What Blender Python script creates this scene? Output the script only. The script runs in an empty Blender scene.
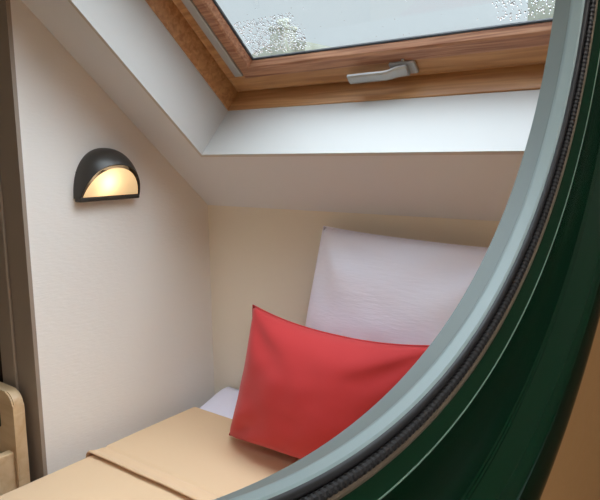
import bpy, bmesh, math, random
from mathutils import Vector, Matrix, noise
C = bpy.context.scene.collection
random.seed(4)
PI = math.pi
TH = math.radians(41.884)                      # pitch of the roof
SN, CS = math.sin(TH), math.cos(TH)
HK = 1.2                                       # height of the knee wall

# ------------------------------------------------------------ materials
def lin(c):
    c /= 255.0
    return c / 12.92 if c <= .04045 else ((c + .055) / 1.055) ** 2.4
def rgb(r, g, b): return (lin(r), lin(g), lin(b), 1)
def mat(name, col, rough=.6, metal=0, spec=.5, coat=0, bump=None, var=None, sheen=0):
    m = bpy.data.materials.new(name); m.use_nodes = True
    nt = m.node_tree; b = nt.nodes['Principled BSDF']
    b.inputs['Base Color'].default_value = col
    b.inputs['Roughness'].default_value = rough
    b.inputs['Metallic'].default_value = metal
    b.inputs['Specular IOR Level'].default_value = spec
    b.inputs['Coat Weight'].default_value = coat
    b.inputs['Coat Roughness'].default_value = .08
    b.inputs['Sheen Weight'].default_value = sheen
    tc = nt.nodes.new('ShaderNodeTexCoord')
    def tex(scale, detail=4, dist=0):
        mp = nt.nodes.new('ShaderNodeMapping'); mp.inputs['Scale'].default_value = scale
        nt.links.new(tc.outputs['Object'], mp.inputs['Vector'])
        n = nt.nodes.new('ShaderNodeTexNoise'); n.inputs['Scale'].default_value = 1
        n.inputs['Detail'].default_value = detail; n.inputs['Distortion'].default_value = dist
        nt.links.new(mp.outputs[0], n.inputs['Vector']); return n
    if var:
        col2, scale, dist = var
        n = tex(scale, 5, dist)
        r = nt.nodes.new('ShaderNodeValToRGB')
        r.color_ramp.elements[0].position = .35; r.color_ramp.elements[1].position = .66
        r.color_ramp.elements[0].color = col; r.color_ramp.elements[1].color = col2
        nt.links.new(n.outputs['Fac'], r.inputs[0]); nt.links.new(r.outputs[0], b.inputs['Base Color'])
    if bump:
        scale, strength, d = bump
        n = tex(scale, 3)
        bp = nt.nodes.new('ShaderNodeBump'); bp.inputs['Strength'].default_value = strength
        bp.inputs['Distance'].default_value = d
        nt.links.new(n.outputs['Fac'], bp.inputs['Height']); nt.links.new(bp.outputs[0], b.inputs['Normal'])
    return m
def emit(name, col, s):
    m = bpy.data.materials.new(name); m.use_nodes = True
    b = m.node_tree.nodes['Principled BSDF']
    b.inputs['Base Color'].default_value = col; b.inputs['Roughness'].default_value = .3
    b.inputs['Emission Color'].default_value = col; b.inputs['Emission Strength'].default_value = s
    return m

M = {}
M['wallpaper'] = mat('textured off-white wallpaper', rgb(228, 224, 218), .8, spec=.2, bump=((40, 40, 150), .3, .0025))
M['knee'] = mat('cream wallpaper', rgb(232, 224, 210), .8, spec=.2, bump=((60, 60, 60), .2, .002))
M['slope'] = mat('sloped ceiling paint', rgb(218, 220, 226), .85, spec=.2, bump=((40, 40, 40), .1, .002))
M['white'] = mat('white lining paint', rgb(196, 194, 190), .45, bump=((30, 30, 30), .05, .001))
M['tan_wall'] = mat('tan wall paint', rgb(196, 150, 98), .85, spec=.2, bump=((70, 70, 70), .4, .003))
M['taupe'] = mat('taupe paint', rgb(150, 136, 122), .5)
M['dark_wood'] = mat('dark brown wood', rgb(74, 60, 50), .5, var=(rgb(60, 48, 40), (20, 20, 2), 1))
M['floor'] = mat('brown floor boards', rgb(120, 100, 82), .5, var=(rgb(94, 78, 62), (30, 2, 5), .5))
M['pine'] = mat('varnished pine', rgb(204, 156, 106), .4, var=(rgb(168, 118, 74), (3, 60, 60), .8), coat=.1)
M['pine_red'] = mat('reddish pine', rgb(194, 146, 114), .42, var=(rgb(150, 100, 74), (5, 130, 130), .8), coat=.1)
M['alu'] = mat('brushed aluminium', rgb(190, 190, 188), .4, metal=.5)
M['handle'] = mat('grey metal handle', rgb(176, 178, 178), .35, metal=.4)
M['gasket'] = mat('black rubber', rgb(34, 34, 36), .5)
M['birch'] = mat('pale birch wood', rgb(212, 184, 146), .45, var=(rgb(198, 166, 126), (4, 30, 30), .8))
M['lamp_hood'] = mat('anthracite metal', rgb(62, 58, 54), .38, metal=.3)
M['spread'] = mat('tan bedspread', rgb(219, 187, 151), .85, spec=.15, bump=((400, 400, 400), .12, .001), sheen=.1)
M['sheet'] = mat('white cotton', rgb(232, 230, 246), .85, spec=.15, bump=((25, 120, 160), .35, .002))
M['linen'] = mat('white pillowcase', rgb(240, 239, 252), .85, spec=.15, bump=((22, 90, 150), .25, .0025))
M['red'] = mat('red cotton', rgb(192, 56, 57), .75, spec=.2, bump=((300, 300, 300), .15, .001), sheen=.15)
M['mattress'] = mat('mattress ticking', rgb(225, 220, 210), .8)
M['rim'] = mat('pale grey-blue enamel', rgb(154, 174, 176), .4)
M['lip'] = mat('shade-darkened grey enamel', rgb(130, 144, 143), .4)  # grey of the lip, darkened to hold its shade beside the rim
M['green'] = mat('dark green lacquer', rgb(2, 44, 24), .22, spec=.32)
M['cord'] = mat('black cord', rgb(44, 44, 46), .5)
M['brass'] = mat('dull brass', rgb(120, 108, 92), .45, metal=.4)
M['edge'] = mat('worn green edge', rgb(120, 146, 132), .4)  # pale colour standing in for the highlight on the ring edge
M['stone'] = mat('weathered stone', rgb(170, 170, 156), .9, var=(rgb(146, 146, 128), (2.2, 2.2, 3), .5))
M['lampshade'] = emit('frosted fill light', (1, .98, .94, 1), 110)
M['black'] = mat('dark plastic', rgb(40, 36, 34), .5)
# glass pane : thin sheet
g = bpy.data.materials.new('window glass'); g.use_nodes = True; nt = g.node_tree; nt.nodes.clear()
o_ = nt.nodes.new('ShaderNodeOutputMaterial'); mx = nt.nodes.new('ShaderNodeMixShader')
tr = nt.nodes.new('ShaderNodeBsdfTransparent'); gl = nt.nodes.new('ShaderNodeBsdfGlossy')
gl.inputs['Roughness'].default_value = .03; tr.inputs[0].default_value = (.96, .98, .98, 1)
mx.inputs[0].default_value = .04
nt.links.new(tr.outputs[0], mx.inputs[1]); nt.links.new(gl.outputs[0], mx.inputs[2]); nt.links.new(mx.outputs[0], o_.inputs[0])
M['glass'] = g
w = bpy.data.materials.new('rain water'); w.use_nodes = True; b = w.node_tree.nodes['Principled BSDF']
b.inputs['Transmission Weight'].default_value = 1; b.inputs['IOR'].default_value = 1.33; b.inputs['Roughness'].default_value = .02
M['water'] = w
# frosted lamp glass, lit from the bulb behind it
lg = bpy.data.materials.new('frosted lamp glass'); lg.use_nodes = True; nt = lg.node_tree; nt.nodes.clear()
o_ = nt.nodes.new('ShaderNodeOutputMaterial'); tl_ = nt.nodes.new('ShaderNodeBsdfTranslucent'); em = nt.nodes.new('ShaderNodeEmission'); ad = nt.nodes.new('ShaderNodeAddShader')
tl_.inputs[0].default_value = (.8, .74, .62, 1); em.inputs[0].default_value = rgb(255, 212, 156); em.inputs[1].default_value = .62
nt.links.new(tl_.outputs[0], ad.inputs[0]); nt.links.new(em.outputs[0], ad.inputs[1]); nt.links.new(ad.outputs[0], o_.inputs[0])
M['lamp_glass'] = lg
M['bulb'] = emit('glowing bulb', (1, .8, .52, 1), 22)

# ------------------------------------------------------------ helpers
def obj(name, bm, m, parent=None, loc=None, smooth=False, label=None):
    bmesh.ops.recalc_face_normals(bm, faces=bm.faces[:])
    me = bpy.data.meshes.new(name)
    base = Vector(loc) if loc else (parent['_o'] if False else Vector((0, 0, 0)))
    off = base.copy()
    p = parent
    acc = Vector((0, 0, 0))
    while p is not None: acc += p.location; p = p.parent
    if parent is not None: off = acc
    bmesh.ops.translate(bm, verts=bm.verts[:], vec=-off)
    bm.to_mesh(me); bm.free()
    me.materials.append(m if not isinstance(m, str) else M[m])
    if smooth:
        for f in me.polygons: f.use_smooth = True
    o = bpy.data.objects.new(name, me); C.objects.link(o)
    if parent is not None: o.parent = parent
    else: o.location = base
    if label: o['label'] = label
    return o
def tag(o, label, cat, group=None):
    o['label'] = label; o['category'] = cat
    if group: o['group'] = group
    return o
def thing(name, label, cat, loc, group=None):
    o = bpy.data.objects.new(name, None); C.objects.link(o); o.location = loc
    o.empty_display_size = .05
    return tag(o, label, cat, group)
def struct(name, bm, m):
    o = obj(name, bm, m); o['kind'] = 'structure'; return o
def poly_prism(bm, pts, vec):
    """closed prism from a 3D polygon swept by vec"""
    v = Vector(vec)
    a = [bm.verts.new(p) for p in pts]; b = [bm.verts.new(Vector(p) + v) for p in pts]
    bm.faces.new(a); bm.faces.new(b[::-1])
    n = len(a)
    for i in range(n): bm.faces.new((a[i], b[i], b[(i + 1) % n], a[(i + 1) % n]))
    return bm
def box(bm, x0, x1, y0, y1, z0, z1, bev=0, seg=2, tf=None):
    r = bmesh.ops.create_cube(bm, size=1)
    vs = r['verts']
    for v in vs:
        v.co = Vector((x0 + (v.co.x + .5) * (x1 - x0), y0 + (v.co.y + .5) * (y1 - y0), z0 + (v.co.z + .5) * (z1 - z0)))
    if bev:
        es = list({e for v in vs for e in v.link_edges})
        rr = bmesh.ops.bevel(bm, geom=es, offset=bev, segments=seg, profile=.5, affect='EDGES')
        vs = list({v for v in rr['verts']} | {v for v in vs if v.is_valid})
    if tf:
        for v in vs: v.co = tf(v.co)
    return bm
def N(): return bmesh.new()
def W(u, v, n):
    """roof coordinates (along the eaves, up the slope, outwards) to the room"""
    return Vector((u, -v * CS + n * SN, HK + v * SN + n * CS))
def roofbox(bm, u0, u1, v0, v1, n0, n1, bev=0):
    return box(bm, u0, u1, v0, v1, n0, n1, bev, tf=lambda c: W(c.x, c.y, c.z))
def rect_mould(bm, u0, u1, v0, v1, prof):
    """profile (inward offset, n) swept round a rectangle with mitred corners"""
    rings = []
    for (o, n) in prof:
        rings.append([bm.verts.new(W(*c)) for c in ((u0 + o, v0 + o, n), (u1 - o, v0 + o, n), (u1 - o, v1 - o, n), (u0 + o, v1 - o, n))])
    k = len(rings)
    for i in range(k):
        a, b = rings[i], rings[(i + 1) % k]
        for j in range(4): bm.faces.new((a[j], a[(j + 1) % 4], b[(j + 1) % 4], b[j]))
    return bm
def tube(bm, pts, r, seg=10, flat=1.0):
    rings = []
    for i, p in enumerate(pts):
        p = Vector(p)
        t = (Vector(pts[min(i + 1, len(pts) - 1)]) - Vector(pts[max(i - 1, 0)])).normalized()
        a = t.cross(Vector((0, 0, 1)));  a = a.normalized() if a.length > 1e-4 else Vector((1, 0, 0))
        b = a.cross(t)
        rr = r[i] if isinstance(r, (list, tuple)) else r
        rings.append([bm.verts.new(p + a * math.cos(2 * PI * k / seg) * rr + b * math.sin(2 * PI * k / seg) * rr * flat) for k in range(seg)])
    for a, b in zip(rings, rings[1:]):
        for k in range(seg): bm.faces.new((a[k], a[(k + 1) % seg], b[(k + 1) % seg], b[k]))
    bm.faces.new(rings[0][::-1]); bm.faces.new(rings[-1])
    return bm

# ------------------------------------------------------------ the room shell
XP = 1.5112                                     # niche-side plane of the partition
XW0, XW1 = XP + .003, XP + .029                 # partition faces
Y_END = -.697                                   # free end of the gable wall
XMIN, XMAX, YMIN, ZC = -1.3, 3.3, -3.5, 2.5
struct('floor', box(N(), XMIN - .1, XMAX + .1, YMIN - .1, .15, -.1, 0), 'floor')
struct('wall_back', box(N(), XMIN, XW0, 0, .12, 0, HK + .02), 'knee')
bm = N(); QX0, QX1, QZ0, QZ1 = 2.42, 3.1, .35, 1.0
box(bm, XW0, QX0, 0, .12, 0, HK + .02); box(bm, QX1, XMAX, 0, .12, 0, HK + .02)
box(bm, QX0, QX1, 0, .12, 0, QZ0); box(bm, QX0, QX1, 0, .12, QZ1, HK + .02)
struct('wall_rear', bm, 'dark_wood')
w3 = bpy.data.objects.new('fill_low_window', None); C.objects.link(w3); w3['kind'] = 'structure'; w3.location = ((QX0 + QX1) / 2, .06, QZ0)  # unseen low window, added to give the green ring its highlight
bm = N()
for q in ((QX0, QX0 + .04, QZ0, QZ1), (QX1 - .04, QX1, QZ0, QZ1), (QX0 + .04, QX1 - .04, QZ0, QZ0 + .04), (QX0 + .04, QX1 - .04, QZ1 - .04, QZ1)): box(bm, q[0], q[1], .02, .09, q[2], q[3])
obj('window_frame', bm, 'pine', w3)
obj('glass_pane', box(N(), QX0 + .04, QX1 - .04, .05, .054, QZ0 + .04, QZ1 - .04), 'glass', w3)
gy = lambda y: HK - y * SN / CS
struct('wall_left', poly_prism(N(), [(0, 0, 0), (0, 0, HK), (0, Y_END, gy(Y_END)), (0, Y_END, 0)], (-.17, 0, 0)), 'wallpaper')
struct('trim_1', poly_prism(N(), [(.002, Y_END - .012, 0), (.002, Y_END, 0), (.002, Y_END, gy(Y_END)), (.002, Y_END - .012, gy(Y_END - .012))], (-.1, 0, 0)), 'taupe')
bm = N()
y0, y1 = Y_END - .02, Y_END + .01
poly_prism(bm, [(-.098, y0, 0), (-.098, y1, 0), (-.098, y1, gy(y1)), (-.098, y0, gy(y0))], (-.075, 0, 0))
tube(bm, [(-.098, y0 + .002, 0), (-.098, y0 + .002, gy(y0))], .0045, 8)
struct('trim_2', bm, 'taupe')
struct('wall_far', box(N(), XMIN - .1, XMIN, YMIN, 0, 0, ZC), 'dark_wood')
struct('wall_right', box(N(), XMAX, XMAX + .1, YMIN, .12, 0, ZC + .3), 'dark_wood')
struct('wall_front', box(N(), XMIN - .1, XMAX + .1, YMIN - .1, YMIN, 0, ZC), 'knee')
# sloping ceiling with the window hole, then the flat ceiling
U0, U1, V0, V1 = .187, 1.485, .2727, 1.82
vtop = (ZC - HK) / SN
bm = N(); LN = .012
roofbox(bm, XMIN, U0 - LN, -.25, vtop + .1, 0, .2); roofbox(bm, U1 + LN, XMAX, -.25, vtop + .1, 0, .2)
roofbox(bm, U0 - LN, U1 + LN, -.25, V0 - LN, 0, .2); roofbox(bm, U0 - LN, U1 + LN, V1 + LN, vtop + .1, 0, .2)
struct('ceiling', bm, 'slope')
bm = N(); KX0, KX1, KY0, KY1 = .1, 1.2, -3.3, -2.35
box(bm, XMIN - .1, KX0, YMIN - .1, -vtop * CS + .02, ZC, ZC + .12); box(bm, KX1, XMAX + .1, YMIN - .1, -vtop * CS + .02, ZC, ZC + .12)
box(bm, KX0, KX1, YMIN - .1, KY0, ZC, ZC + .12); box(bm, KX0, KX1, KY1, -vtop * CS + .02, ZC, ZC + .12)
struct('ceiling_flat', bm, 'slope')
w2 = bpy.data.objects.new('fill_skylight', None); C.objects.link(w2); w2['kind'] = 'structure'; w2.location = ((KX0 + KX1) / 2, (KY0 + KY1) / 2, ZC)  # unseen skylight, added to brighten the niche
bm = N()
for q in ((KX0, KX0 + .05, KY0, KY1), (KX1 - .05, KX1, KY0, KY1), (KX0 + .05, KX1 - .05, KY0, KY0 + .05), (KX0 + .05, KX1 - .05, KY1 - .05, KY1)): box(bm, *q, ZC, ZC + .1)
obj('window_frame', bm, 'pine', w2)
obj('glass_pane', box(N(), KX0 + .05, KX1 - .05, KY0 + .05, KY1 - .05, ZC + .06, ZC + .064), 'glass', w2)

# ------------------------------------------------------------ partition with the round opening
S = .22
RC = Vector((XP, -1.4193, HK + .3863))
r_hole = 1.54 * S
corners = [(YMIN, 0), (0, 0), (0, HK), (-vtop * CS, ZC), (YMIN, ZC)]
angs = sorted([2 * PI * i / 160 for i in range(160)] + [math.atan2(z - RC.z, y - RC.y) % (2 * PI) for y, z in corners])
def edge_pt(a):
    d = (math.cos(a), math.sin(a)); best = None
    for (p, q) in zip(corners, corners[1:] + corners[:1]):
        ex, ez = q[0] - p[0], q[1] - p[1]
        den = d[0] * ez - d[1] * ex
        if abs(den) < 1e-9: continue
        px, pz = p[0] - RC.y, p[1] - RC.z
        t = (px * ez - pz * ex) / den; s = (px * d[1] - pz * d[0]) / den
        if t > 0 and -1e-6 <= s <= 1 + 1e-6 and (best is None or t < best): best = t
    return RC.y + d[0] * best, RC.z + d[1] * best
bm = N(); L = []
for a in angs:
    oy, oz = edge_pt(a); iy, iz = RC.y + r_hole * math.cos(a), RC.z + r_hole * math.sin(a)
    L.append([bm.verts.new(p) for p in ((XW0, iy, iz), (XW0, oy, oz), (XW1, oy, oz), (XW1, iy, iz))])
for A, B in zip(L, L[1:] + L[:1]):
    for k in range(4): bm.faces.new((A[k], A[(k + 1) % 4], B[(k + 1) % 4], B[k]))
struct('wall_partition', bm, 'tan_wall')

def lathe(prof, seg=256, closed=True):
    """profile (radius, depth) in ring units round the axis of the opening"""
    bm = N(); rings = []
    for i in range(seg):
        a = 2 * PI * i / seg
        rings.append([bm.verts.new((RC.x + d * S, RC.y + r * S * math.cos(a), RC.z + r * S * math.sin(a))) for r, d in prof])
    k = len(prof)
    for A, B in zip(rings, rings[1:] + rings[:1]):
        for j in range(k if closed else k - 1): bm.faces.new((A[j], A[(j + 1) % k], B[(j + 1) % k], B[j]))
    return bm
def circ(cr, cd, rr, n=10): return [(cr + rr * math.cos(2 * PI * i / n), cd + rr * math.sin(2 * PI * i / n)) for i in range(n)]
def smooth_pts(pts, n=6):
    out = []
    for i in range(len(pts) - 1):
        p0, p1, p2, p3 = pts[max(i - 1, 0)], pts[i], pts[i + 1], pts[min(i + 2, len(pts) - 1)]
        for k in range(n):
            t = k / n
            out.append(tuple(.5 * (2 * p1[q] + (p2[q] - p0[q]) * t + (2 * p0[q] - 5 * p1[q] + 4 * p2[q] - p3[q]) * t * t + (3 * p1[q] - p0[q] - 3 * p2[q] + p3[q]) * t ** 3) for q in (0, 1)))
    out.append(pts[-1]); return out
ring = thing('round_frame', 'large round dark green frame with grey-blue inner rim, in the foreground tan wall', 'round frame', RC)
lip = [(1.487, -.006), (1.485, .0), (1.4645, .053), (1.468, .060), (1.495, .02), (1.495, -.006)]
obj('inner_lip', lathe(lip), 'lip', ring, label='grey inner lip')
rim = [(1.466, .0525), (1.4605, .0545)] + smooth_pts([(1.4575, .058), (1.4535, .066), (1.4515, .082), (1.4500, .0955)], 4) + [(1.456, .104), (1.47, .09), (1.52, .06), (1.535, -.004), (1.50, -.004), (1.48, .05)]
obj('inner_rim', lathe(rim), 'rim', ring, label='pale grey-blue inner rim')
obj('gasket_channel', lathe([(1.456, .1), (1.47, .108), (1.478, .118), (1.484, .125), (1.52, .1), (1.52, .062), (1.47, .09)]), 'gasket', ring)
obj('plain_cord', lathe(circ(1.4575, .109, .0085)), 'cord', ring, smooth=True, label='plain black cord')
bm = N(); SEG, T = 3600, 8; rings = []
for i in range(SEG):
    a = 2 * PI * i / SEG; k = .0088 * (1 + .2 * (1 if (i % 6) < 3 else -1))
    rings.append([bm.verts.new((RC.x + (.1225 + k * math.sin(2 * PI * t / T)) * S, RC.y + (1.4715 + k * math.cos(2 * PI * t / T)) * S * math.cos(a), RC.z + (1.4715 + k * math.cos(2 * PI * t / T)) * S * math.sin(a))) for t in range(T)])
for A, B in zip(rings, rings[1:] + rings[:1]):
    for t in range(T): bm.faces.new((A[t], A[(t + 1) % T], B[(t + 1) % T], B[t]))
obj('toothed_cord', bm, 'cord', ring, label='black cord with small ridged teeth')
obj('brass_strip', lathe([(1.479, .13), (1.483, .1345), (1.488, .1345), (1.49, .128), (1.486, .12), (1.48, .124)]), 'brass', ring, label='thin dull brass strip')
face = [(1.488, .122), (1.489, .132)] + [(1.515, .150), (1.519, .1545), (1.523, .1555), (1.527, .154)] + [(1.60, .1545), (1.69, .1555), (1.7215, .156), (1.7235, .1605), (1.7275, .1605), (1.7295, .1565), (1.7365, .157), (1.7385, .162), (1.7425, .162), (1.7445, .158)]
face += smooth_pts([(1.7465, .158), (1.754, .174), (1.766, .199), (1.777, .216), (1.788, .227), (1.799, .2335), (1.812, .2355), (1.86, .233), (1.95, .223), (2.015, .2115), (2.03, .204), (2.034, .19)], 6) + [(2.034, .10), (1.70, .04), (1.535, .04)]
obj('edge_highlight', lathe(circ(1.5205, .1550, .0018)), 'edge', ring, smooth=True, label='thin pale line, a highlight painted along the green edge')
obj('green_surround', lathe(face), 'green', ring, label='dark green lacquered surround with grooves')
for o in ring.children:
    if o.name.startswith(('green', 'inner')):
        for f in o.data.polygons: f.use_smooth = True
        md = o.modifiers.new('edges', 'EDGE_SPLIT'); md.split_angle = math.radians(28)

# ------------------------------------------------------------ roof window
win = bpy.data.objects.new('window_1', None); C.objects.link(win); win['kind'] = 'structure'
win.location = W((U0 + U1) / 2, V0, 0)
bm = N()
roofbox(bm, U0 - LN, U0, V0 - LN, V1 + LN, .0, .195); roofbox(bm, U1, U1 + LN, V0 - LN, V1 + LN, .0, .195)
roofbox(bm, U0, U1, V0 - LN, V0, .0, .195); roofbox(bm, U0, U1, V1, V1 + LN, .0, .195)
obj('lining', bm, 'white', win)
fr = rect_mould(N(), U0, U1, V0, V1, [(-.012, .19), (.002, .19), (.004, .192), (.016, .247), (.018, .256), (.028, .258), (.0295, .246), (.033, .2445), (.037, .247), (.100, .25), (.100, .31), (-.03, .31), (-.03, .2), (-.012, .2)])
obj('window_frame', fr, 'pine', win, label='varnished pine outer frame')
SU0, SU1, SV0, SV1 = .288, U1 - .072, .352, V1 - .09
sash = rect_mould(N(), SU0, SU1, SV0, SV1, [(0, .30), (0, .246), (.003, .243), (.034, .243), (.040, .247), (.050, .264), (.050, .272), (.012, .30)])
sash = obj('sash', sash, 'pine_red', win, label='reddish pine sash')
obj('glazing_gasket', rect_mould(N(), SU0, SU1, SV0, SV1, [(.0485, .264), (.051, .2635), (.0535, .267), (.0535, .272), (.0485, .272)]), 'gasket', sash)
obj('glass_pane', roofbox(N(), SU0 + .049, SU1 - .049, SV0 + .049, SV1 - .049, .272, .276), 'glass', sash)
obj('aluminium_strip', roofbox(N(), .254, .286, SV0 + .012, SV1 - .02, .2405, .249, .002), 'alu', win, label='pale aluminium strip')
h = roofbox(N(), .800, .876, .314, .354, .236, .2475, .004)
h = obj('handle_plate', h, 'handle', win, label='grey metal handle')
bm = N()
pts = [(.680, .336), (.75, .337), (.790, .337), (.808, .337), (.828, .337), (.856, .336)]
ns = [.213, .213, .213, .216, .224, .228]
hw = [.0145, .0145, .0142, .0145, .0165, .0165]
rr = []
for (u, v), n, q in zip(pts, ns, hw):
    rr.append([bm.verts.new(W(u, v + a * q, n + b_ * .0055)) for a, b_ in ((-1, -.6), (-.6, -1), (.6, -1), (1, -.6), (1, .6), (.6, 1), (-.6, 1), (-1, .6))])
for A, B in zip(rr, rr[1:]):
    for k in range(8): bm.faces.new((A[k], A[(k + 1) % 8], B[(k + 1) % 8], B[k]))
bm.faces.new(rr[0]); bm.faces.new(rr[-1][::-1])
obj('lever', bm, 'handle', h)
bm = N()
roofbox(bm, .842, .848, .355, .362, .238, .2475, .001)
obj('screw', bm, 'alu', h)
# rain drops on the outside of the pane
bm = N()
def drop(u, v, r):
    vs = bmesh.ops.create_icosphere(bm, subdivisions=1, radius=1)['verts']
    for q in vs: q.co = W(u + q.co.x * r, v + q.co.y * r * random.uniform(1, 1.6), .2775 + max(q.co.z, -.2) * r * .45)
def drops(u0, u1, v0, v1, n, a=.0012, b_=.0032):
    for _ in range(n): drop(random.uniform(u0, u1), random.uniform(v0, v1), random.uniform(a, b_))
drops(.345, .56, .41, .53, 800); drops(1.10, 1.30, .41, .53, 400); drops(.35, 1.3, .41, .8, 60, .001, .002)
o = obj('rain_drops', bm, 'water', smooth=True, loc=W(.7, .41, .2775))
tag(o, 'rain drops scattered over the outside of the roof window glass', 'raindrops'); o['kind'] = 'stuff'

# ------------------------------------------------------------ outside, seen through the wet pane
def chimney(x0, x1, y, ztop, label):
    t = thing('chimney', label, 'chimney', ((x0 + x1) / 2, y, 0), 'stone chimneys outside')
    obj('stack', box(N(), x0, x1, y, y + .5, 0, ztop - .16, .03), 'stone', t)
    obj('cap', box(N(), x0 - .02, x1 + .02, y - .02, y + .52, ztop - .16, ztop - .06, .03), 'stone', t)
    for k in (.3, .7):
        bm = N(); bmesh.ops.create_cone(bm, cap_ends=True, segments=16, radius1=.1, radius2=.08, depth=.2)
        bmesh.ops.translate(bm, verts=bm.verts[:], vec=(x0 + (x1 - x0) * k, y + .25, ztop + .0))
        obj('chimney_pot', bm, 'stone', t, smooth=True)
    return t
chimney(-8.02, -7.60, 10, HK + 3.12, 'pale stone chimney outside, seen through lower left of the wet roof window')
chimney(-2.14, -1.1, 10, HK + 3.6, 'pale stone chimney outside, seen through the right end of the wet roof window')
rf = thing('house_roof', 'pale stone roof gable left of the chimney, seen through the lower left of the wet glass', 'roof', (-8.3, 10.6, 0))
obj('gable', poly_prism(N(), [(-9.6, 10.4, 0), (-9.6, 10.4, HK + 2.35), (-8.0, 10.4, HK + 2.86), (-7.3, 10.4, HK + 2.7), (-7.3, 10.4, 0)], (0, 3, 0)), 'stone', rf)

# ------------------------------------------------------------ bed
BX0, BX1, BY1, BY0 = .066, 1.46, -.012, -2.05
bed = thing('bed', 'bed in the roof niche, made up with white sheet under the tan bedspread', 'bed', ((BX0 + BX1) / 2, -1.02, 0))
obj('bed_base', box(N(), BX0 + .02, BX1 - .02, BY0 + .02, BY1 - .005, .04, .27, .01), 'birch', bed)
for x in (BX0 + .08, BX1 - .08):
    for y in (BY0 + .1, BY1 - .1):
        obj('leg', box(N(), x - .025, x + .025, y - .025, y + .025, 0, .04), 'birch', bed)
obj('mattress', box(N(), BX0 + .008, BX1 - .008, BY0 + .01, BY1 - .002, .27, .486, .03, 4), 'mattress', bed)
def sstep(t): t = max(0, min(1, t)); return t * t * (3 - 2 * t)
def cover_mesh(x0, x1, ya, yb, zfun, drop_, rad, th, nx=60, ny=60, wav=None):
    """cloth laid over the mattress between ya and yb, both long sides turned down"""
    prof = []
    k = 6
    prof.append((x0, -drop_))
    prof.append((x0, -rad))
    for i in range(1, k + 1):
        a = PI / 2 * i / k; prof.append((x0 + rad - rad * math.cos(a), -rad + rad * math.sin(a)))
    for i in range(1, nx): prof.append((x0 + rad + (x1 - x0 - 2 * rad) * i / nx, 0))
    for i in range(0, k + 1):
        a = PI / 2 * (1 - i / k); prof.append((x1 - rad + rad * math.cos(a), -rad + rad * math.sin(a)))
    prof.append((x1, -drop_))
    bm = N(); top = []; bot = []
    for j in range(ny + 1):
        t = j / ny; y = ya + (yb - ya) * t
        edge = min(t, 1 - t) * abs(yb - ya)
        rnd = th * .5 * (1 - math.sqrt(max(0, 1 - (1 - min(1, edge / (th * .8))) ** 2)))
        A = []; B = []
        for (x, z) in prof:
            yy = y + (wav(x) * (1 - t) if wav else 0)
            zz = z + zfun(x, yy)
            A.append(bm.verts.new((x, yy, zz + th - rnd))); B.append(bm.verts.new((x + (.003 if z < -rad * .99 else 0), yy, zz + rnd * .5)))
        top.append(A); bot.append(B)
    n = len(prof)
    for j in range(ny):
        for i in range(n - 1):
            bm.faces.new((top[j][i], top[j][i + 1], top[j + 1][i + 1], top[j + 1][i]))
            bm.faces.new((bot[j][i], bot[j + 1][i], bot[j + 1][i + 1], bot[j][i + 1]))
    for i in range(n - 1):
        bm.faces.new((top[0][i], bot[0][i], bot[0][i + 1], top[0][i + 1])); bm.faces.new((top[ny][i], top[ny][i + 1], bot[ny][i + 1], bot[ny][i]))
    for j in range(ny):
        bm.faces.new((top[j][0], top[j + 1][0], bot[j + 1][0], bot[j][0])); bm.faces.new((top[j][-1], bot[j][-1], bot[j + 1][-1], top[j + 1][-1]))
    return bm
nz = lambda x, y, s=3, a=.004: a * noise.noise(Vector((x * s, y * s, 3.7)))
sheet_z = lambda x, y: .4865 + .042 * sstep((y + .2) / .19) + nz(x, y, 6, .002)
obj('fitted_sheet', cover_mesh(BX0 + .002, BX1 - .002, BY0 + .005, BY1, sheet_z, .16, .022, .004, 40, 90), 'sheet', bed, smooth=True, label='white fitted sheet')
sp = thing('bedspread', 'tan bedspread covering the bed, with a dark fold line across it', 'bedspread', ((BX0 + BX1) / 2, -1.1, .49))
low_z = lambda x, y: .4925 + nz(x, y, 2.5, .003)
obj('lower_layer', cover_mesh(BX0 - .003, BX1 + .003, BY0 - .002, -.30, low_z, .30, .024, .006, 60, 90), 'spread', sp, smooth=True)
FY = -.603
def up_z(x, y): return .4995 + nz(x, y, 2.5, .003) + .009 * math.exp(-((y - FY) / .02) ** 2) - .004 * math.exp(-((y - FY - .058) / .006) ** 2)
obj('folded_layer', cover_mesh(BX0 - .006, BX1 + .006, FY, -.172, up_z, .28, .024, .007, 60, 110, wav=lambda x: .006 * noise.noise(Vector((x * 5, 0, 1)))), 'spread', sp, smooth=True, label='upper layer of the tan bedspread')

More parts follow.
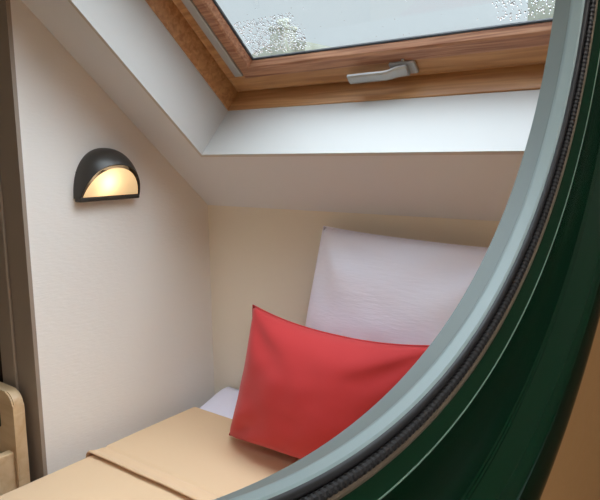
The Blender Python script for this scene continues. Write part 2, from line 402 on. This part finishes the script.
# ------------------------------------------------------------ pillows
def pillow_mesh(bl, br, tr, tl, th, sag=(.02, .02, .02, .02), n=44, wr=.004, seed=0, pw=.42, ear=3.0, skew=1.0):
    """stuffed cushion: 4 corners, pulled-in sides (bottom, right, top, left), wrinkles"""
    bl, br, tr, tl = map(Vector, (bl, br, tr, tl))
    bm = N(); F = []; B = []
    for j in range(n + 1):
        v = j / n; rf_ = []; rb = []
        for i in range(n + 1):
            u = i / n
            p = (bl * (1 - u) + br * u) * (1 - v) + (tl * (1 - u) + tr * u) * v
            ex = ((tr - tl) * v + (br - bl) * (1 - v)).normalized(); ey = ((tl - bl) * (1 - u) + (tr - br) * u).normalized()
            nn = ex.cross(ey)                      # towards the viewer's side
            bu = 1 - abs(2 * u - 1) ** ear; bv = 1 - abs(2 * v - 1) ** ear
            p = p + ey * (sag[0] * bu * (1 - v) ** 2 - sag[2] * bu * v ** 2) + ex * (sag[3] * bv * (1 - u) ** 2 - sag[1] * bv * u ** 2)
            h = (max(0, 1 - (2 * u - 1) ** 2) * max(0, 1 - (2 * v ** skew - 1) ** 2)) ** pw
            q = Vector((u * 3.2 + seed, v * 2.6, seed * 1.7))
            wv = noise.noise(q) * .6 + .5 * noise.noise(q * 2.6)
            # creases running in from the corners
            for cu, cv in ((0, 0), (1, 0), (0, 1), (1, 1)):
                du, dv = u - cu, v - cv; d = math.hypot(du, dv)
                wv += .9 * math.sin(7 * math.atan2(abs(dv), abs(du)) + seed) * math.exp(-((d - .22) / .16) ** 2)
            k = th * h / 2
            rf_.append(bm.verts.new(p - nn * -(k + wr * wv * min(1, h * 1.6))))
            if i in (0, n) or j in (0, n): rb.append(rf_[-1]); rf_[-1].co = p
            else: rb.append(bm.verts.new(p - nn * (k * .5)))
        F.append(rf_); B.append(rb)
    for j in range(n):
        for i in range(n):
            bm.faces.new((F[j][i], F[j][i + 1], F[j + 1][i + 1], F[j + 1][i]))
            bm.faces.new((B[j][i], B[j + 1][i], B[j + 1][i + 1], B[j][i + 1]))
    rim_ = [F[0][i].co.copy() for i in range(n)] + [F[j][n].co.copy() for j in range(n)] + [F[n][i].co.copy() for i in range(n, 0, -1)] + [F[j][0].co.copy() for j in range(n, 0, -1)]
    return bm, rim_
def piping(rim_, r):
    bm = N(); pts = rim_ + rim_[:1]
    return tube(bm, pts, r, 6)
def pillow(name, label, cat, m, args, kw, pr_):
    bm, rim_ = pillow_mesh(*args, **kw)
    c = (Vector(args[0]) + Vector(args[1])) / 2
    t = thing(name, label, cat, c)
    obj('cover', bm, m, t, smooth=True)
    obj('seam', piping(rim_, pr_), m, t, smooth=True)
    return t
pillow('pillow', 'large square white pillow standing against the cream wall at the head of the bed', 'pillow', 'linen',
       ((.478, -.125, .535), (1.18, -.125, .535), (1.165, -.052, 1.135), (.550, -.050, 1.160), .19),
       dict(sag=(0, .01, .008, -.006), seed=2.3, wr=.009, pw=.5, ear=2.4), .0022)
pillow('cushion', 'red rectangular cushion leaning on the white pillow on the bed', 'cushion', 'red',
       ((.352, -.287, .518), (.965, -.235, .525), (1.03, -.248, .917), (.432, -.252, .9365), .27),
       dict(sag=(.022, .02, .034, .024), seed=5.1, wr=.010, pw=.5, ear=2.2, skew=.68), .0025)

# ------------------------------------------------------------ wall lamp
LY, LZ, LX = -.4365, HK + .058, 0.0
lamp = thing('wall_lamp', 'anthracite half-dome wall lamp, lit, on the off-white textured wall', 'wall lamp', (LX, LY, LZ))
A_, H_, P_ = .110, .147, .092
def dome(a, h, p, sc=1.0, keep=None, nu=64, nv=40, bm=None):
    """quarter ellipsoid on the wall: th runs along the wall outline, ph out from the wall"""
    bm = bm or N(); rows = []
    for j in range(nv + 1):
        ph = PI / 2 * j / nv; row = []
        for i in range(nu + 1):
            th_ = PI * i / nu
            e = 1.12
            cy, sz = math.cos(th_), math.sin(th_)
            k = math.cos(ph) ** (1 / e)
            y = -math.copysign(abs(cy) ** .9, cy) * k; z = sz ** .9 * k; x = math.sin(ph) ** .9
            row.append(Vector((x * p * sc, y * a * sc, z * h * sc)))
        rows.append(row)
    return rows
def cut_plane(c): return c.z / H_ - 1.32 * (c.x / P_ - .30)       # > 0 : hood, < 0 : opening
bm = N()
def add_rows(rows):
    vv = [[bm.verts.new(Vector((LX, LY, LZ)) + c) for c in r] for r in rows]
    fs = []
    for a, b_ in zip(vv, vv[1:]):
        for i in range(len(a) - 1): fs.append(bm.faces.new((a[i], a[i + 1], b_[i + 1], b_[i])))
add_rows(dome(A_, H_, P_))
bmesh.ops.remove_doubles(bm, verts=bm.verts[:], dist=1e-5)
no = Vector((-1.32 / P_, 0, 1 / H_)); co = Vector((LX + .30 * P_, LY, LZ))
bmesh.ops.bisect_plane(bm, geom=bm.verts[:] + bm.edges[:] + bm.faces[:], plane_co=co, plane_no=no.normalized(), clear_inner=True)
hood = obj('hood', bm, 'lamp_hood', lamp, smooth=True)
sol = hood.modifiers.new('shell', 'SOLIDIFY'); sol.thickness = .003; sol.offset = 0
bm = N()
add_rows(dome(A_, H_, P_, .93))
bmesh.ops.remove_doubles(bm, verts=bm.verts[:], dist=1e-5)
co2 = Vector((LX + .33 * P_, LY, LZ))
bmesh.ops.bisect_plane(bm, geom=bm.verts[:] + bm.edges[:] + bm.faces[:], plane_co=co2, plane_no=no.normalized(), clear_inner=False, clear_outer=True)
bm.free()
# slanted frosted glass closing the opening (slightly bulged)
bm = N(); cen = bm.verts.new((LX + P_ * .70, LY, LZ + .056)); ringv = []
import itertools
bnd = []
for i in range(49):
    s = -1 + 2 * i / 48
    # intersection of the slanted plane with the dome at 94 %
    lo, hi = 0.0, 1.2
    y = s * A_ * .90
    best = None
    for q in range(400):
        x = P_ * (.32 + .9 * q / 400); z = H_ * 1.32 * (x / P_ - .30)
        e = (abs(y) / (A_ * .95)) ** 2.1 + (z / (H_ * .95)) ** 2.1 + (x / (P_ * .95)) ** 2.1
        if e > 1: break
        best = (x, y, z)
    if best: bnd.append(Vector((LX + best[0], LY + best[1], LZ + max(best[2], .004))))
bot = [Vector((LX + .33 * P_, b_.y, LZ + .004)) for b_ in bnd]
prev = None; K = 10
grid = []
for a, b_ in zip(bot, bnd):
    col = []
    for k in range(K + 1):
        t = k / K; c = a.lerp(b_, t)
        bul = .010 * math.sin(PI * min(1, max(0, t))) * (1 - ((c.y - LY) / (A_ * .9)) ** 2)
        col.append(bm.verts.new(c + Vector((.75 * bul, 0, -.66 * bul))))
    grid.append(col)
bm.verts.remove(cen)
for a, b_ in zip(grid, grid[1:]):
    for k in range(K): bm.faces.new((a[k], a[k + 1], b_[k + 1], b_[k]))
obj('glass', bm, 'lamp_glass', lamp, smooth=True, label='lit frosted lamp glass')
obj('bottom_bar', box(N(), LX, LX + .31 * P_, LY - A_ * .985, LY + A_ * .985, LZ - .010, LZ + .004, .003), 'lamp_hood', lamp)
obj('back_plate', box(N(), LX, LX + .006, LY - .10, LY + .10, LZ - .002, LZ + .08, .002), 'lamp_hood', lamp)
bm = N(); bmesh.ops.create_uvsphere(bm, u_segments=10, v_segments=8, radius=.003)
bmesh.ops.translate(bm, verts=bm.verts[:], vec=(LX + P_ * .70, LY + .055, LZ + H_ * .60)); obj('screw', bm, 'black', lamp, smooth=True)

# ------------------------------------------------------------ wooden bed beyond the end of the wall
wb = thing('wooden_bed_frame', 'pale wooden bed end with rounded corner, beside the taupe wall end at left', 'bed frame', (-.5, -1.4, 0))
PX = -.034
def panel_outline(x0, x1, z0, z1, r):
    pts = [(x0, z0), (x1, z0)]
    for i in range(9):
        a = PI / 2 * i / 8; pts.append((x1 - r + r * math.cos(a), z1 - r + r * math.sin(a)))
    for i in range(9):
        a = PI / 2 + PI / 2 * i / 8; pts.append((x0 + r + r * math.cos(a), z1 - r + r * math.sin(a)))
    return pts
bm = N(); poly_prism(bm, [(x, -.765, z) for x, z in panel_outline(-.95, PX, .05, HK - .484, .04)], (0, .034, 0))
bmesh.ops.bevel(bm, geom=[e for e in bm.edges if abs(e.verts[0].co.y - e.verts[1].co.y) < 1e-6], offset=.004, segments=2, affect='EDGES')
obj('end_panel', bm, 'birch', wb)
obj('side_rail', box(N(), PX - .042, PX - .014, -2.6, -.765, .30, HK - .662, .004), 'birch', wb)
obj('bracket', box(N(), PX - .17, PX - .075, -.775, -.765, HK - .60, HK - .555, .003), 'black', wb, label='dark bracket')
obj('slat_base', box(N(), -.93, PX - .042, -2.6, -.765, .36, .40), 'birch', wb)
obj('leg', box(N(), PX - .05, PX - .01, -2.6, -2.55, 0, .30), 'birch', wb)
obj('leg', box(N(), -.95, -.91, -2.6, -2.55, 0, .40), 'birch', wb)
for x in (-.9, PX - .05): obj('foot', box(N(), x - .02, x + .02, -.765, -.731, 0, .05), 'birch', wb)

# ------------------------------------------------------------ fill lamp added out of view to light the camera's side
cl = thing('fill_lamp', 'round white fill lamp added out of view outside the niche', 'fill lamp', (2.5, -2.2, ZC))
bm = N(); bmesh.ops.create_cone(bm, cap_ends=True, segments=40, radius1=.15, radius2=.17, depth=.03); bmesh.ops.translate(bm, verts=bm.verts[:], vec=(2.5, -2.2, ZC - .015)); obj('base', bm, 'white', cl)
bm = N(); bmesh.ops.create_uvsphere(bm, u_segments=32, v_segments=16, radius=.14)
for v in bm.verts: v.co.z *= .4
bmesh.ops.translate(bm, verts=bm.verts[:], vec=(2.5, -2.2, ZC - .04)); obj('shade', bm, 'lampshade', cl, smooth=True)

# ------------------------------------------------------------ light
def light(kind, name, loc, energy, col, **kw):
    l = bpy.data.lights.new(name, kind); l.energy = energy; l.color = col
    for k, v in kw.items(): setattr(l, k, v)
    o = bpy.data.objects.new(name, l); C.objects.link(o); o.location = loc; return o
light('POINT', 'wall_lamp_bulb', (LX + .030, LY - .026, LZ + .056), .16, (1, .72, .42), shadow_soft_size=.02)

wd = bpy.data.worlds.new('overcast sky'); bpy.context.scene.world = wd; wd.use_nodes = True
nt = wd.node_tree; bg = nt.nodes['Background']
tc = nt.nodes.new('ShaderNodeTexCoord'); sx = nt.nodes.new('ShaderNodeSeparateXYZ'); rp = nt.nodes.new('ShaderNodeValToRGB')
nt.links.new(tc.outputs['Generated'], sx.inputs[0]); nt.links.new(sx.outputs['Z'], rp.inputs[0])
SKY = 12.0
def sk(r, g, b_, k=1): return (r * k / SKY, g * k / SKY, b_ * k / SKY, 1)
e = rp.color_ramp.elements
e[0].position = .0; e[0].color = sk(.64, .72, .77)
e[1].position = 1.0; e[1].color = sk(.85, .96, 1.08, 8)
q = e.new(.32); q.color = sk(.67, .75, .80)
q = e.new(.55); q.color = sk(.86, .96, 1.07, 1.8)
q = e.new(.8); q.color = sk(.85, .96, 1.08, 3.5)
# brighter patch of sky, added to light the bed and gable wall
dp = nt.nodes.new('ShaderNodeVectorMath'); dp.operation = 'DOT_PRODUCT'; dp.inputs[1].default_value = Vector((.40, .42, .82)).normalized()
nt.links.new(tc.outputs['Generated'], dp.inputs[0])
mxx = nt.nodes.new('ShaderNodeMath'); mxx.operation = 'MAXIMUM'; mxx.inputs[1].default_value = 0; nt.links.new(dp.outputs['Value'], mxx.inputs[0])
pwr = nt.nodes.new('ShaderNodeMath'); pwr.operation = 'POWER'; pwr.inputs[1].default_value = 7; nt.links.new(mxx.outputs[0], pwr.inputs[0])
sc_ = nt.nodes.new('ShaderNodeVectorMath'); sc_.operation = 'SCALE'; sc_.inputs[0].default_value = sk(.88, .96, 1.05, 8.6)[:3]; nt.links.new(pwr.outputs[0], sc_.inputs['Scale'])
ad_ = nt.nodes.new('ShaderNodeVectorMath'); ad_.operation = 'ADD'; nt.links.new(rp.outputs[0], ad_.inputs[0]); nt.links.new(sc_.outputs[0], ad_.inputs[1])
nt.links.new(ad_.outputs[0], bg.inputs['Color']); bg.inputs['Strength'].default_value = SKY

# ------------------------------------------------------------ camera
cd = bpy.data.cameras.new('camera'); cam = bpy.data.objects.new('camera', cd); C.objects.link(cam)
R_ = Vector((.79617855, .60492532, -.01284833)); U_ = Vector((-.08223605, .1292247, .98819948)); F_ = Vector((-.59944721, .78572663, -.15263261))
mw = Matrix((R_, U_, -F_)).transposed().to_4x4(); mw.translation = Vector((1.65910881, -1.62557582, .18471578 + HK))
cam.matrix_world = mw
cd.sensor_fit = 'HORIZONTAL'; cd.sensor_width = 36; cd.lens = 631.224 / 600 * 36; cd.clip_start = .01
sc = bpy.context.scene; sc.camera = cam
sc.view_settings.view_transform = 'Standard'; sc.view_settings.look = 'None'
sc.view_settings.exposure = 0; sc.view_settings.gamma = 1
sc.cycles.max_bounces = 12; sc.cycles.diffuse_bounces = 8; sc.cycles.transparent_max_bounces = 16
